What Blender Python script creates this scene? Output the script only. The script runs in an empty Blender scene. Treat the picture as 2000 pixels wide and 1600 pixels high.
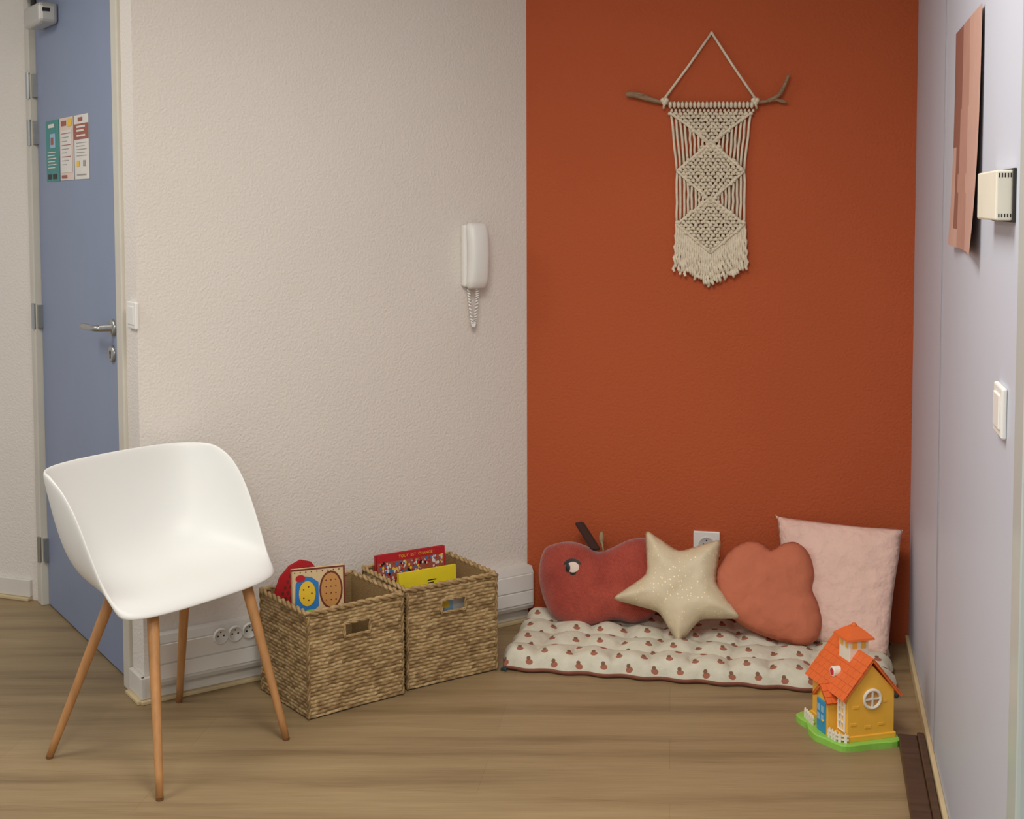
import bpy, bmesh, math, random
from mathutils import Vector, Matrix, noise
from mathutils.geometry import delaunay_2d_cdt
random.seed(7)
S = bpy.context.scene; COL = S.collection
V = Vector; PI = math.pi
S.view_settings.view_transform = 'Standard'
S.view_settings.look = 'None'
# ------------------------------------------------------------------ camera
F = 2550.0; H = 1.42; PPX, PPY = 1000.0, 555.0
th = math.atan(155 / F); rr = 0.0026
fwd = V((0, math.cos(th), -math.sin(th))); up0 = V((0, math.sin(th), math.cos(th))); rt0 = V((1, 0, 0))
RT = rt0 * math.cos(rr) - up0 * math.sin(rr); UP = up0 * math.cos(rr) + rt0 * math.sin(rr)
EYE = V((0, 0, H))
def ray(px, py): return fwd + RT * ((px - PPX) / F) + UP * ((PPY - py) / F)
def planept(px, py, p0, n):
    d = ray(px, py); return EYE + d * ((p0 - EYE).dot(n) / d.dot(n))
def zpt(px, py, z=0): return planept(px, py, V((0, 0, z)), V((0, 0, 1)))
cam = bpy.data.cameras.new('camera'); camo = bpy.data.objects.new('camera', cam); COL.objects.link(camo)
cam.sensor_fit = 'HORIZONTAL'; cam.sensor_width = 36
cam.lens = F / 2000 * 36
cam.shift_y = -(800 - 555) / 2000; cam.clip_start = 0.05
mw = Matrix.Identity(4)
for i in range(3):
    mw[i][0] = RT[i]; mw[i][1] = UP[i]; mw[i][2] = -fwd[i]; mw[i][3] = EYE[i]
camo.matrix_world = mw; S.camera = camo
# ------------------------------------------------------------------ materials
def lin(c): c /= 255.0; return c / 12.92 if c <= .04045 else ((c + .055) / 1.055) ** 2.4
def srgb(rgb, k=1.0): return tuple(min(1, lin(c) * k) for c in rgb) + (1,)
class NT:
    def __init__(s, name):
        s.mat = bpy.data.materials.new(name); s.mat.use_nodes = True
        s.t = s.mat.node_tree; s.b = s.t.nodes['Principled BSDF']
    def n(s, kind, **kw):
        nd = s.t.nodes.new(kind)
        for k, v in kw.items():
            if k in nd.inputs: s.put(nd.inputs[k], v)
            else: setattr(nd, k, v)
        return nd
    def put(s, sock, v):
        if isinstance(v, bpy.types.NodeSocket): s.t.links.new(v, sock)
        else: sock.default_value = v
    def m(s, op, a, b=0.0, c=0.0):
        nd = s.t.nodes.new('ShaderNodeMath'); nd.operation = op
        for i, v in enumerate((a, b, c)): s.put(nd.inputs[i], v)
        return nd.outputs[0]
    def coord(s, scale=(1, 1, 1), rot=(0, 0, 0)):
        tc = s.n('ShaderNodeTexCoord'); mp = s.n('ShaderNodeMapping')
        mp.inputs['Scale'].default_value = scale; mp.inputs['Rotation'].default_value = rot
        s.t.links.new(tc.outputs['Object'], mp.inputs['Vector']); return mp.outputs[0]
    def noise(s, co, scale, detail=3, rough=.5):
        nd = s.n('ShaderNodeTexNoise', Scale=scale, Detail=detail, Roughness=rough, Vector=co); return nd.outputs['Fac']
    def ramp(s, fac, stops):
        r = s.n('ShaderNodeValToRGB'); e = r.color_ramp.elements
        while len(e) < len(stops): e.new(.5)
        for i, (p, c) in enumerate(stops): e[i].position = p; e[i].color = c
        s.t.links.new(fac, r.inputs[0]); return r.outputs[0]
    def mix(s, fac, a, b, mode='MIX'):
        nd = s.t.nodes.new('ShaderNodeMix'); nd.data_type = 'RGBA'; nd.blend_type = mode
        s.put(nd.inputs[0], fac); s.put(nd.inputs[6], a); s.put(nd.inputs[7], b); return nd.outputs[2]
    def bump(s, h, strength, dist=.002):
        nd = s.n('ShaderNodeBump', Height=h, Strength=strength, Distance=dist)
        s.t.links.new(nd.outputs[0], s.b.inputs['Normal'])
    def col(s, c): s.put(s.b.inputs['Base Color'], c)
def mat(name, rgb, rough=.6, var=.06, scale=12, bump=0, bscale=150, bd=.002, metal=0, st=(1, 1, 1), spec=.4):
    q = NT(name); co = q.coord(st); f = q.noise(co, scale)
    q.col(q.ramp(f, [(.3, srgb(rgb, 1 - var)), (.7, srgb(rgb, 1 + var))]))
    q.b.inputs['Roughness'].default_value = rough; q.b.inputs['Metallic'].default_value = metal
    q.b.inputs['Specular IOR Level'].default_value = spec
    if bump: q.bump(q.noise(co, bscale, 2), bump, bd)
    return q.mat
M_white = mat('white_plaster', (225, 219, 211), .85, .02, 2, .55, 130, .004, spec=.2)
M_orange = mat('orange_plaster', (180, 87, 50), .8, .03, 2, .6, 130, .004, spec=.25)
M_lav = mat('lavender_panel', (193, 198, 211), .45, .02, 1, spec=.4)
M_seam = mat('seam_grey', (160, 156, 162), .6)
M_ceil = mat('ceiling_white', (230, 229, 225), .9, .02)
M_base = mat('baseboard_white', (216, 212, 203), .5, .03)
M_pine = mat('pale_pine', (202, 182, 142), .5, .08, 8, st=(1, 1, 6))
M_blue = mat('blue_door_paint', (133, 146, 173), .45, .03, 3)
M_frame = mat('door_frame_cream', (206, 201, 188), .5, .03)
M_steel = mat('brushed_steel', (176, 176, 172), .3, .05, 40, metal=.9)
M_silver = mat('silver_paint', (196, 194, 188), .35, .04, metal=.4)
M_dark = mat('dark_plastic', (38, 34, 32), .5, .1)
M_plast = mat('white_plastic', (231, 230, 225), .35, .02)
M_plast2 = mat('white_plastic_shade', (212, 210, 204), .4, .02)
M_cream = mat('cream_plastic', (220, 216, 200), .4, .03)
M_hole = mat('socket_hole', (40, 38, 36), .7)
M_shell = mat('white_chair_shell', (231, 232, 229), .42, .012, 3)
M_leg = mat('beech_leg', (182, 132, 82), .45, .14, 14, st=(4, 4, .5))
M_foot = mat('dark_beech_tip', (112, 78, 50), .5, .1)
M_walnut = mat('dark_walnut', (76, 54, 38), .4, .25, 10, st=(5, .6, 5))
def floor_mat():
    q = NT('oak_vinyl'); rot = (0, 0, math.radians(7))
    co = q.coord((.5, 7, 1), rot); a = q.noise(co, 1.9, 5, .55)
    fine = q.noise(q.coord((2.2, 60, 1), rot), 3, 4, .6)
    br = q.n('ShaderNodeTexBrick', Vector=q.coord((1, 1, 1), rot), Scale=1.0)
    br.inputs['Brick Width'].default_value = 1.25; br.inputs['Row Height'].default_value = .19
    br.inputs['Mortar Size'].default_value = .0009; br.offset = .37
    br.inputs['Color1'].default_value = (1, 1, 1, 1); br.inputs['Color2'].default_value = (.92, .915, .90, 1)
    br.inputs['Mortar'].default_value = (.82, .8, .77, 1)
    c = q.ramp(a, [(.25, srgb((124, 103, 75))), (.48, srgb((152, 130, 96))), (.75, srgb((166, 144, 109)))])
    c = q.mix(1.0, c, br.outputs['Color'], 'MULTIPLY')
    f2 = q.ramp(fine, [(.3, (.85, .84, .82, 1)), (.7, (1.05, 1.05, 1.04, 1))])
    q.col(q.mix(1.0, c, f2, 'MULTIPLY')); q.b.inputs['Roughness'].default_value = .5
    q.b.inputs['Specular IOR Level'].default_value = .35
    q.bump(fine, .06, .001); return q.mat
M_floor = floor_mat()
def basket_mat():
    q = NT('water_hyacinth_weave'); at = q.n('ShaderNodeAttribute', attribute_name='Col')
    c = q.ramp(at.outputs['Fac'], [(0, srgb((78, 60, 36))), (.25, srgb((128, 103, 66))), (.55, srgb((174, 146, 102))), (1, srgb((212, 190, 144)))])
    n = q.noise(q.coord((1, 1, 4)), 110, 3)
    q.col(q.mix(1.0, c, q.ramp(n, [(.3, (.72, .7, .66, 1)), (.7, (1.12, 1.1, 1.06, 1))]), 'MULTIPLY'))
    q.b.inputs['Roughness'].default_value = .6; q.bump(n, .4, .002); return q.mat
M_basket = basket_mat()
def mattress_mat():
    q = NT('apple_print_cotton'); tc = q.n('ShaderNodeTexCoord'); sp = q.n('ShaderNodeSeparateXYZ')
    q.t.links.new(tc.outputs['Object'], sp.inputs[0]); x = sp.outputs[0]
    y = q.m('ADD', sp.outputs[1], sp.outputs[2])      # follows the cloth down over the front edge
    CX, CY = .076, .059
    row = q.m('FLOOR', q.m('DIVIDE', y, CY)); odd = q.m('MODULO', q.m('ADD', row, 100), 2)
    xs = q.m('ADD', q.m('DIVIDE', x, CX), q.m('ADD', q.m('MULTIPLY', odd, .5), q.m('MULTIPLY', q.m('SINE', q.m('MULTIPLY', row, 2.3)), .14)))
    fx = q.m('MULTIPLY', q.m('SUBTRACT', q.m('FRACT', xs), .5), CX)
    fy = q.m('MULTIPLY', q.m('SUBTRACT', q.m('FRACT', q.m('DIVIDE', y, CY)), .5), CY)
    def dot(ox, oy, r, sy=1.0):
        dx = q.m('SUBTRACT', fx, ox); dy = q.m('MULTIPLY', q.m('SUBTRACT', fy, oy), sy)
        d = q.m('SQRT', q.m('ADD', q.m('MULTIPLY', dx, dx), q.m('MULTIPLY', dy, dy)))
        return q.m('LESS_THAN', d, r)
    base = q.ramp(q.noise(tc.outputs['Object'], 30), [(.3, srgb((202, 198, 178))), (.7, srgb((214, 210, 192)))])
    c = q.mix(dot(0, 0, .0108), base, srgb((162, 102, 80)))
    c = q.mix(dot(-.003, .0145, .0062, .7), c, srgb((124, 92, 72)))
    q.col(c); q.b.inputs['Roughness'].default_value = .9
    q.bump(q.noise(tc.outputs['Object'], 60, 4), .5, .004); return q.mat
M_mtop = mattress_mat()
M_mbot = mat('terracotta_cotton', (146, 94, 78), .9, .12, 30, .4, 60, .004)
M_teal = mat('teal_yarn', (48, 76, 74), .9, .1)
def cord_mat():
    q = NT('red_corduroy'); co = q.coord((1, 1, 1), (0, .5, 0))
    w = q.n('ShaderNodeTexWave', Vector=co, Scale=62.0, Distortion=.8); w.bands_direction = 'X'
    n = q.noise(co, 9); fz = q.noise(co, 160, 2)
    c = q.ramp(n, [(.3, srgb((148, 54, 42))), (.7, srgb((180, 78, 60)))])
    c = q.mix(1.0, c, q.ramp(fz, [(.3, (.8, .78, .78, 1)), (.7, (1.12, 1.1, 1.1, 1))]), 'MULTIPLY')
    q.col(q.mix(.12, c, q.ramp(w.outputs['Fac'], [(0, srgb((112, 36, 30))), (1, srgb((190, 88, 70)))])))
    q.b.inputs['Roughness'].default_value = .95; q.b.inputs['Sheen Weight'].default_value = .3
    q.bump(q.m('ADD', w.outputs['Fac'], q.m('MULTIPLY', fz, 1.5)), .35, .002); return q.mat
M_apple = cord_mat()
def star_mat():
    q = NT('beige_gold_fleck'); co = q.coord()
    v = q.n('ShaderNodeTexVoronoi', Vector=co, Scale=80.0)
    d = q.m('LESS_THAN', v.outputs['Distance'], .18)
    c = q.ramp(q.noise(co, 10), [(.3, srgb((208, 193, 160))), (.7, srgb((220, 206, 176)))])
    q.col(q.mix(d, c, srgb((246, 226, 176)))); q.put(q.b.inputs['Metallic'], q.m('MULTIPLY', d, .25))
    q.b.inputs['Roughness'].default_value = .5; q.bump(q.noise(co, 25, 3), .5, .006); return q.mat
M_star = star_mat()
M_cloud = mat('terracotta_muslin', (196, 114, 85), .9, .06, 10, .5, 50, .005)
M_pink = mat('pink_muslin', (232, 197, 183), .9, .05, 12, .9, 45, .007)
M_stem = mat('brown_felt', (62, 38, 32), .9, .1)
M_leafb = mat('olive_beige_felt', (150, 132, 100), .9, .1)
M_rope = mat('ecru_cotton_rope', (224, 213, 191), .9, .08, 60, .6, 300, .002)
M_branch = mat('driftwood', (146, 118, 92), .8, .3, 30, .5, 80, .003, st=(1, 5, 5))
def flat(name, rgb, rough=.5): return mat(name, rgb, rough, .04, 20)
M_black = flat('ink_black', (26, 24, 24)); M_wht = flat('paper_white', (226, 222, 214)); M_red = flat('book_red', (186, 34, 42))
M_yel = flat('book_yellow', (236, 214, 44)); M_page = flat('page_cream', (222, 212, 190)); M_beige = flat('board_beige', (216, 190, 146))
M_brown = flat('bread_brown', (200, 144, 82)); M_dbrown = flat('print_brown', (112, 52, 36)); M_bl = flat('print_blue', (50, 124, 190))
M_ye2 = flat('print_gold', (236, 196, 56)); M_tealp = flat('print_teal', (62, 140, 136)); M_pp = flat('print_pink', (226, 204, 190))
M_rust = flat('print_rust', (160, 88, 72)); M_gry = flat('print_grey', (160, 156, 152)); M_lbl = flat('print_skyblue', (150, 190, 214))
M_grn = flat('toy_green', (140, 198, 82), .35); M_tory = flat('toy_amber', (242, 184, 68), .35); M_torr = flat('toy_orange', (228, 110, 54), .35)
M_tblue = flat('toy_blue', (54, 148, 196), .35); M_twht = flat('toy_white', (236, 230, 214), .35); M_tred = flat('toy_red', (206, 40, 46), .35)
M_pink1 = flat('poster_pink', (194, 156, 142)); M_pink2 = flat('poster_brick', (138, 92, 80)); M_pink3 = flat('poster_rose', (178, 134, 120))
M_glass = mat('greenish_gloss', (182, 194, 190), .25, .02)
# ------------------------------------------------------------------ object helpers
MW = {}
def link(o, parent):
    COL.objects.link(o)
    if parent is not None: o.parent = parent
def thing(name, label, cat, loc, rz=0, group=None, kind=None):
    o = bpy.data.objects.new(name, None); o.empty_display_size = .05; COL.objects.link(o)
    o.location = loc; o.rotation_euler = (0, 0, rz)
    o['label'] = label; o['category'] = cat
    if group: o['group'] = group
    if kind: o['kind'] = kind
    MW[o.name] = Matrix.Translation(V(loc)) @ Matrix.Rotation(rz, 4, 'Z'); return o
def mkmesh(name, bm, mats, smooth):
    bmesh.ops.recalc_face_normals(bm, faces=bm.faces)
    me = bpy.data.meshes.new(name); bm.to_mesh(me); bm.free()
    for m in (mats if isinstance(mats, (list, tuple)) else [mats]): me.materials.append(m)
    for p in me.polygons: p.use_smooth = smooth
    return me
def part(name, bm, mats, parent, smooth=False, world=True, label=None):
    if world: bm.transform(MW[parent.name].inverted())
    o = bpy.data.objects.new(name, mkmesh(name, bm, mats, smooth)); link(o, parent)
    MW[o.name] = MW[parent.name]
    if label: o['label'] = label
    return o
def solo(name, label, cat, bm, mats, loc, rz=0, smooth=False, group=None, kind=None):
    M = Matrix.Translation(V(loc)) @ Matrix.Rotation(rz, 4, 'Z'); bm.transform(M.inverted())
    o = bpy.data.objects.new(name, mkmesh(name, bm, mats, smooth)); COL.objects.link(o)
    o.location = loc; o.rotation_euler = (0, 0, rz); MW[o.name] = M
    o['label'] = label; o['category'] = cat
    if group: o['group'] = group
    if kind: o['kind'] = kind
    return o
def B(): return bmesh.new()
def absorb(bm, t, M, mi):
    if M is not None: t.transform(M)
    for f in t.faces: f.material_index = mi
    me = bpy.data.meshes.new('tmp'); t.to_mesh(me); t.free(); bm.from_mesh(me); bpy.data.meshes.remove(me)
def rbox(bm, lo, hi, M=None, bev=0, mi=0, seg=2):
    t = B(); bmesh.ops.create_cube(t, size=1)
    lo = V(lo); hi = V(hi); c = (lo + hi) / 2; s = hi - lo
    for v in t.verts: v.co = V((v.co.x * s.x + c.x, v.co.y * s.y + c.y, v.co.z * s.z + c.z))
    if bev: bmesh.ops.bevel(t, geom=t.edges[:], offset=bev, segments=seg, affect='EDGES', profile=.5)
    absorb(bm, t, M, mi)
def prism(bm, poly, y0, y1, M=None, mi=0, bev=0):
    t = B(); a = [t.verts.new((x, y0, z)) for x, z in poly]; b = [t.verts.new((x, y1, z)) for x, z in poly]
    n = len(poly); t.faces.new(a); t.faces.new(b[::-1])
    for i in range(n): t.faces.new((a[i], a[(i + 1) % n], b[(i + 1) % n], b[i]))
    bmesh.ops.recalc_face_normals(t, faces=t.faces)
    if bev: bmesh.ops.bevel(t, geom=t.edges[:], offset=bev, segments=2, affect='EDGES', profile=.5)
    absorb(bm, t, M, mi)
def polyxz(bm, M, pts, y, mi=0):
    vs = [bm.verts.new(M @ V((x, y, z))) for x, z in pts]; f = bm.faces.new(vs); f.material_index = mi
def rect(bm, M, x0, x1, z0, z1, y, mi=0): polyxz(bm, M, [(x0, z0), (x1, z0), (x1, z1), (x0, z1)], y, mi)
def ell(cx, cz, rx, rz, n=24): return [(cx + rx * math.cos(2 * PI * i / n), cz + rz * math.sin(2 * PI * i / n)) for i in range(n)]
def blob(bm, M, sub=2, mi=0):
    r = bmesh.ops.create_icosphere(bm, subdivisions=sub, radius=1, matrix=M)
    for v in r['verts']:
        for f in v.link_faces: f.material_index = mi
def sc(c, rx, ry, rz, R=None):
    return Matrix.Translation(c) @ (R if R is not None else Matrix.Identity(4)) @ Matrix.Diagonal((rx, ry, rz, 1))
def tube(bm, pts, r, seg=8, closed=False, mi=0, caps=True):
    n = len(pts); pts = [V(p) for p in pts]
    rs = r if isinstance(r, (list, tuple)) else [r] * n
    tan = []
    for i in range(n):
        a = pts[(i - 1) % n] if (closed or i > 0) else pts[i]; b = pts[(i + 1) % n] if (closed or i < n - 1) else pts[i]
        tan.append((b - a).normalized())
    nrm = tan[0].orthogonal().normalized(); rings = []
    for i in range(n):
        nrm = (nrm - tan[i] * nrm.dot(tan[i]))
        nrm = nrm.normalized() if nrm.length > 1e-6 else tan[i].orthogonal().normalized()
        bn = tan[i].cross(nrm)
        rings.append([bm.verts.new(pts[i] + (nrm * math.cos(2 * PI * k / seg) + bn * math.sin(2 * PI * k / seg)) * rs[i]) for k in range(seg)])
    for i in range(n if closed else n - 1):
        A, Bq = rings[i], rings[(i + 1) % n]
        for k in range(seg):
            f = bm.faces.new((A[k], A[(k + 1) % seg], Bq[(k + 1) % seg], Bq[k])); f.material_index = mi
    if caps and not closed:
        f = bm.faces.new(rings[0][::-1]); f.material_index = mi; f = bm.faces.new(rings[-1]); f.material_index = mi
def lathe(bm, prof, M, seg=24, mi=0):     # prof (r, h) about local -y axis of a wall frame (h = out of the wall)
    rings = [[bm.verts.new(M @ V((r * math.cos(2 * PI * k / seg), -h, r * math.sin(2 * PI * k / seg)))) for k in range(seg)] for r, h in prof]
    for a, b in zip(rings, rings[1:]):
        for k in range(seg):
            f = bm.faces.new((a[k], a[(k + 1) % seg], b[(k + 1) % seg], b[k])); f.material_index = mi
    f = bm.faces.new(rings[-1]); f.material_index = mi
def text(bm, s, size, M, mi=0, align='CENTER'):
    cu = bpy.data.curves.new('t', 'FONT'); cu.body = s; cu.size = size; cu.align_x = align; cu.resolution_u = 2
    o = bpy.data.objects.new('t', cu); COL.objects.link(o)
    dg = bpy.context.evaluated_depsgraph_get(); me = bpy.data.meshes.new_from_object(o.evaluated_get(dg))
    t = B(); t.from_mesh(me); bpy.data.objects.remove(o); bpy.data.meshes.remove(me); bpy.data.curves.remove(cu)
    absorb(bm, t, M, mi)
def txm(M, x, y, z, roll=0):  # text plane inside a wall frame, facing -y
    return M @ Matrix.Translation((x, y, z)) @ Matrix.Rotation(roll, 4, 'Y') @ Matrix.Rotation(PI / 2, 4, 'X')
def crc(pts, sub):
    out = []; n = len(pts)
    for i in range(n):
        p0, p1, p2, p3 = (V(pts[(i + k) % n]) for k in (-1, 0, 1, 2))
        for j in range(sub):
            t = j / sub
            out.append(.5 * ((2 * p1) + (p2 - p0) * t + (2 * p0 - 5 * p1 + 4 * p2 - p3) * t * t + (3 * p1 - p0 - 3 * p2 + p3) * t ** 3))
    return out
def cro(pts, sub):
    P = [V(pts[0]) * 2 - V(pts[1])] + [V(p) for p in pts] + [V(pts[-1]) * 2 - V(pts[-2])]; out = []
    for i in range(1, len(P) - 2):
        p0, p1, p2, p3 = P[i - 1:i + 3]
        for j in range(sub):
            t = j / sub
            out.append(.5 * ((2 * p1) + (p2 - p0) * t + (2 * p0 - 5 * p1 + 4 * p2 - p3) * t * t + (3 * p1 - p0 - 3 * p2 + p3) * t ** 3))
    out.append(P[-2]); return out
# ------------------------------------------------------------------ room frames
def frame(O, x):
    x = V((x.x, x.y, 0)).normalized(); y = V((-x.y, x.x, 0)); M = Matrix.Identity(4)
    for i in range(3): M[i][0] = x[i]; M[i][1] = y[i]; M[i][2] = (0, 0, 1)[i]; M[i][3] = O[i]
    return M
def yaw(M): return math.atan2(M[1][0], M[0][0])
C1 = zpt(1030, 1210); C2 = zpt(1774, 1257); W = zpt(283, 1372)
OW = frame(C1, C2 - C1)                    # orange wall: x along it, -y into the room
WW = frame(W, C1 - W)                      # pale wall
eo = (C2 - C1).normalized(); no = V((eo.y, -eo.x, 0)); ew = (C1 - W).normalized()
DW = frame(W, V((ew.y, -ew.x, 0)))         # door wall, x towards the corner
pr = zpt(1847, 1600); RW = frame(C2, pr - C2)
def fpx(M, px, py, d=0):
    y = V((M[0][1], M[1][1], 0)); p0 = V((M[0][3], M[1][3], 0)) - y * d
    return M.inverted() @ planept(px, py, p0, y)
Lo = (C2 - C1).length; Lw = (C1 - W).length
HC = 2.5
def struct(name, label, cat, bm, mats): return solo(name, label, cat, bm, mats, (0, 0, 0), kind='structure')
bm = B(); rbox(bm, (-3.6, -1.2, -.06), (2.2, 6.2, 0)); struct('floor', 'light oak vinyl plank floor', 'floor', bm, M_floor)
bm = B(); rbox(bm, (-3.6, -1.2, HC), (2.2, 6.2, HC + .06)); struct('ceiling', 'plain white ceiling', 'ceiling', bm, M_ceil)
bm = B(); rbox(bm, (0, 0, 0), (Lo + .1, .1, HC), OW); struct('wall_back', 'burnt orange textured accent wall', 'wall', bm, M_orange)
bm = B(); rbox(bm, (0, 0, 0), (Lw, .1, HC), WW); struct('wall_left', 'off-white textured wall with the intercom', 'wall', bm, M_white)
bm = B(); rbox(bm, (0, 0, 0), (2.6, .1, HC), RW); struct('wall_right', 'smooth pale lavender panel wall', 'wall', bm, M_lav)
dR = fpx(DW, 249, 1315).x; dL = fpx(DW, 88, 1160).x      # door edges (negative x)
FRW = .055
bm = B()
if dR + FRW < -.1: rbox(bm, (dR + FRW, 0, 0), (-.1, .1, HC), DW)
rbox(bm, (dL - FRW, 0, 2.2), (dR + FRW, .1, HC), DW); rbox(bm, (dL - .12, 0, 0), (dL - FRW, .1, HC), DW)
struct('wall_door', 'narrow off-white wall around the blue door', 'wall', bm, M_white)
E = DW @ V((dL - FRW - .012, 0, 0)); FL = frame(E + V((-.93, .36, 0)) * 1.9, V((.93, -.36, 0)))
bm = B(); rbox(bm, (0, 0, 0), (1.9, .1, HC), FL); struct('wall_far_left', 'off-white wall beyond the blue door', 'wall', bm, M_white)
# door frame
bm = B()
rbox(bm, (dR, -.012, 0), (dR + FRW, .1, 2.2), DW, .004); rbox(bm, (dL - FRW, -.012, 0), (dL, .1, 2.2), DW, .004); rbox(bm, (dL, -.012, 2.16), (dR, .1, 2.2), DW, .004)
struct('trim_1', 'cream door frame around the blue door', 'door frame', bm, M_frame)
# baseboards
def baseboard(name, label, M, x0, x1, h=.075, t=.014, pine=True):
    bm = B(); rbox(bm, (x0, -t, .012), (x1, 0, h), M, .003, 0)
    if pine: rbox(bm, (x0, -t - .012, 0), (x1, 0, .012), M, .003, 1)
    struct(name, label, 'baseboard', bm, [M_base, M_pine])
baseboard('baseboard_left', 'off-white baseboard with pine strip under cable trunking', WW, -.016, Lw - .005)
baseboard('baseboard_door', 'short off-white baseboard between door and corner', DW, dR + FRW + .004, .016)
baseboard('baseboard_far_left', 'off-white baseboard beyond the blue door', FL, 0, 1.86)
bm = B(); rbox(bm, (.02, -.012, 0), (2.3, 0, .035), RW, .003); struct('baseboard_right', 'thin pale wood baseboard on lavender wall', 'baseboard', bm, M_pine)
# right wall joint and frame
xs = fpx(RW, 1839, 700).x
bm = B(); rbox(bm, (xs - .006, -.003, .04), (xs + .006, .01, HC), RW); struct('trim_2', 'thin grey joint strip on the lavender wall', 'trim', bm, M_seam)
xf = fpx(RW, 1982, 900, .02).x
bm = B(); rbox(bm, (xf, -.022, 0), (xf + .09, .02, 2.3), RW, .006, 0); rbox(bm, (xf - .05, -.004, 0), (xf, .01, 1.04), RW, 0, 1)
struct('trim_3', 'pale green glossy frame at the near end of the lavender wall', 'trim', bm, [M_glass, M_pine])
# ------------------------------------------------------------------ door
dm = DW @ V(((dL + dR) / 2, 0, 0))
d1 = thing('door_1', 'blue painted door with steel lever handle and side hinges', 'door', dm, yaw(DW), kind='structure')
LF = .012                                       # leaf front sits this far behind the wall face
bm = B(); rbox(bm, (dL + .003, LF, .006), (dR - .003, LF + .045, 2.157), DW, .003); part('door_leaf', bm, M_blue, d1)
p = fpx(DW, 222, 640, -LF)
bm = B(); Mh = DW @ Matrix.Translation((p.x, LF, p.z))
lathe(bm, [(.026, 0), (.026, .006), (.022, .009), (.011, .01), (.010, .045)], Mh)
tube(bm, cro([Mh @ V(q) for q in ((0, -.035, 0), (-.004, -.050, 0), (-.022, -.056, 0), (-.07, -.056, -.001), (-.13, -.054, -.002))], 5), .0095, 12)
part('door_handle', bm, M_steel, d1, True, label='steel lever handle')
p = fpx(DW, 221, 691, -LF); Mh = DW @ Matrix.Translation((p.x, LF, p.z))
bm = B(); lathe(bm, [(.026, 0), (.026, .006), (.022, .009)], Mh); kp = part('lock_plate', bm, M_steel, d1, True)
bm = B(); polyxz(bm, Mh, ell(0, .004, .007, .007, 14), -.0096); rect(bm, Mh, -.004, .004, -.014, .003, -.0096); part('keyhole', bm, M_black, kp)
for py in (165, 258, 617, 1062):
    z = fpx(DW, 66, py, .01).z; bm = B()
    tube(bm, [DW @ V((dL - .008, -.012, z - .045)), DW @ V((dL - .008, -.012, z + .045))], .009, 10)
    rbox(bm, (dL - .004, -.004, z - .04), (dL + .022, LF + .004, z + .04), DW); part('hinge', bm, M_steel, d1)
z = 2.05; x1 = dL + .31
bm = B(); rbox(bm, (dL + .10, -.052, z - .035), (x1, LF, z + .035), DW, .014, 0, 3); dc = part('door_closer', bm, M_silver, d1, label='silver door closer')
bm = B(); rbox(bm, (x1 - .001, -.04, z + .003), (x1 + .0015, -.016, z + .015), DW, 0, 0); part('closer_slot', bm, M_black, dc)
bm = B(); rbox(bm, (dL + .02, -.04, 2.128), (dL + .52, -.02, 2.15), DW, .003); tube(bm, [DW @ V((dL + .16, -.03, z + .03)), DW @ V((dL + .16, -.03, 2.13))], .01, 8)
part('closer_arm', bm, M_dark, dc)
# flyers on the door
def flyer(px0, px1, py0, py1, label, kind):
    a = fpx(DW, px0, py0, -LF); b = fpx(DW, px1, py0, -LF); zt = (a.z + b.z) / 2 - .004; zb = fpx(DW, (px0 + px1) / 2, py1, -LF).z
    y = LF - .0012; bm = B(); x0, x1 = a.x, b.x; w = x1 - x0; h = zt - zb
    M = DW @ Matrix.Translation((x0, y, zb))
    rbox(bm, (0, -.0006, 0), (w, .0006, h), M, 0, 0); e = -.0012
    def R(u0, u1, v0, v1, mi, k=1): rect(bm, M, u0 * w, u1 * w, v0 * h, v1 * h, e * (1 + .3 * k), mi)
    if kind == 0:
        mats = [M_tealp, M_wht, M_lbl, M_black, M_rust]
        R(.2, .7, .88, .94, 1); R(.35, .75, .55, .78, 2); R(.4, .6, .6, .72, 4, 2)
        for i in range(6): R(.12, .8 - .1 * (i % 2), .47 - .05 * i, .485 - .05 * i, 1)
        R(.12, .4, .04, .12, 3); R(.5, .8, .04, .12, 3)
    elif kind == 1:
        mats = [M_pp, M_rust, M_wht, M_gry, M_ye2]
        R(.08, .92, .12, .80, 2); R(.12, .5, .87, .95, 1); R(.58, .9, .85, .97, 4)
        for i in range(9): R(.16, .82 - .14 * (i % 3), .74 - .062 * i, .752 - .062 * i, 1 if i % 3 == 0 else 3, 2)
        R(.1, .5, .03, .08, 1)
    else:
        mats = [M_wht, M_rust, M_gry, M_ye2, M_bl]
        R(0, 1, .62, .86, 1); R(.2, .8, .8, .83, 0, 2); R(.2, .7, .74, .77, 0, 2); R(.3, .6, .9, .96, 1, 2); R(.2, .8, .66, .69, 0, 2)
        for i in range(5): R(.15, .85 - .12 * (i % 2), .56 - .05 * i, .57 - .05 * i, 2)
        R(.15, .36, .2, .29, 3); R(.6, .78, .2, .29, 2)
        R(.15, .8, .06, .08, 2)
    solo('flyer', label, 'flyer', bm, mats, DW @ V((x0 + w / 2, y, zb)), yaw(DW))
flyer(90, 115, 233, 355, 'teal information flyer taped to the blue door', 0)
flyer(117, 143, 227, 352, 'cream flyer with printed text lines, middle of three on the blue door', 1)
flyer(145, 173, 221, 350, 'white flyer with rust brown band taped to the blue door', 2)
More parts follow.
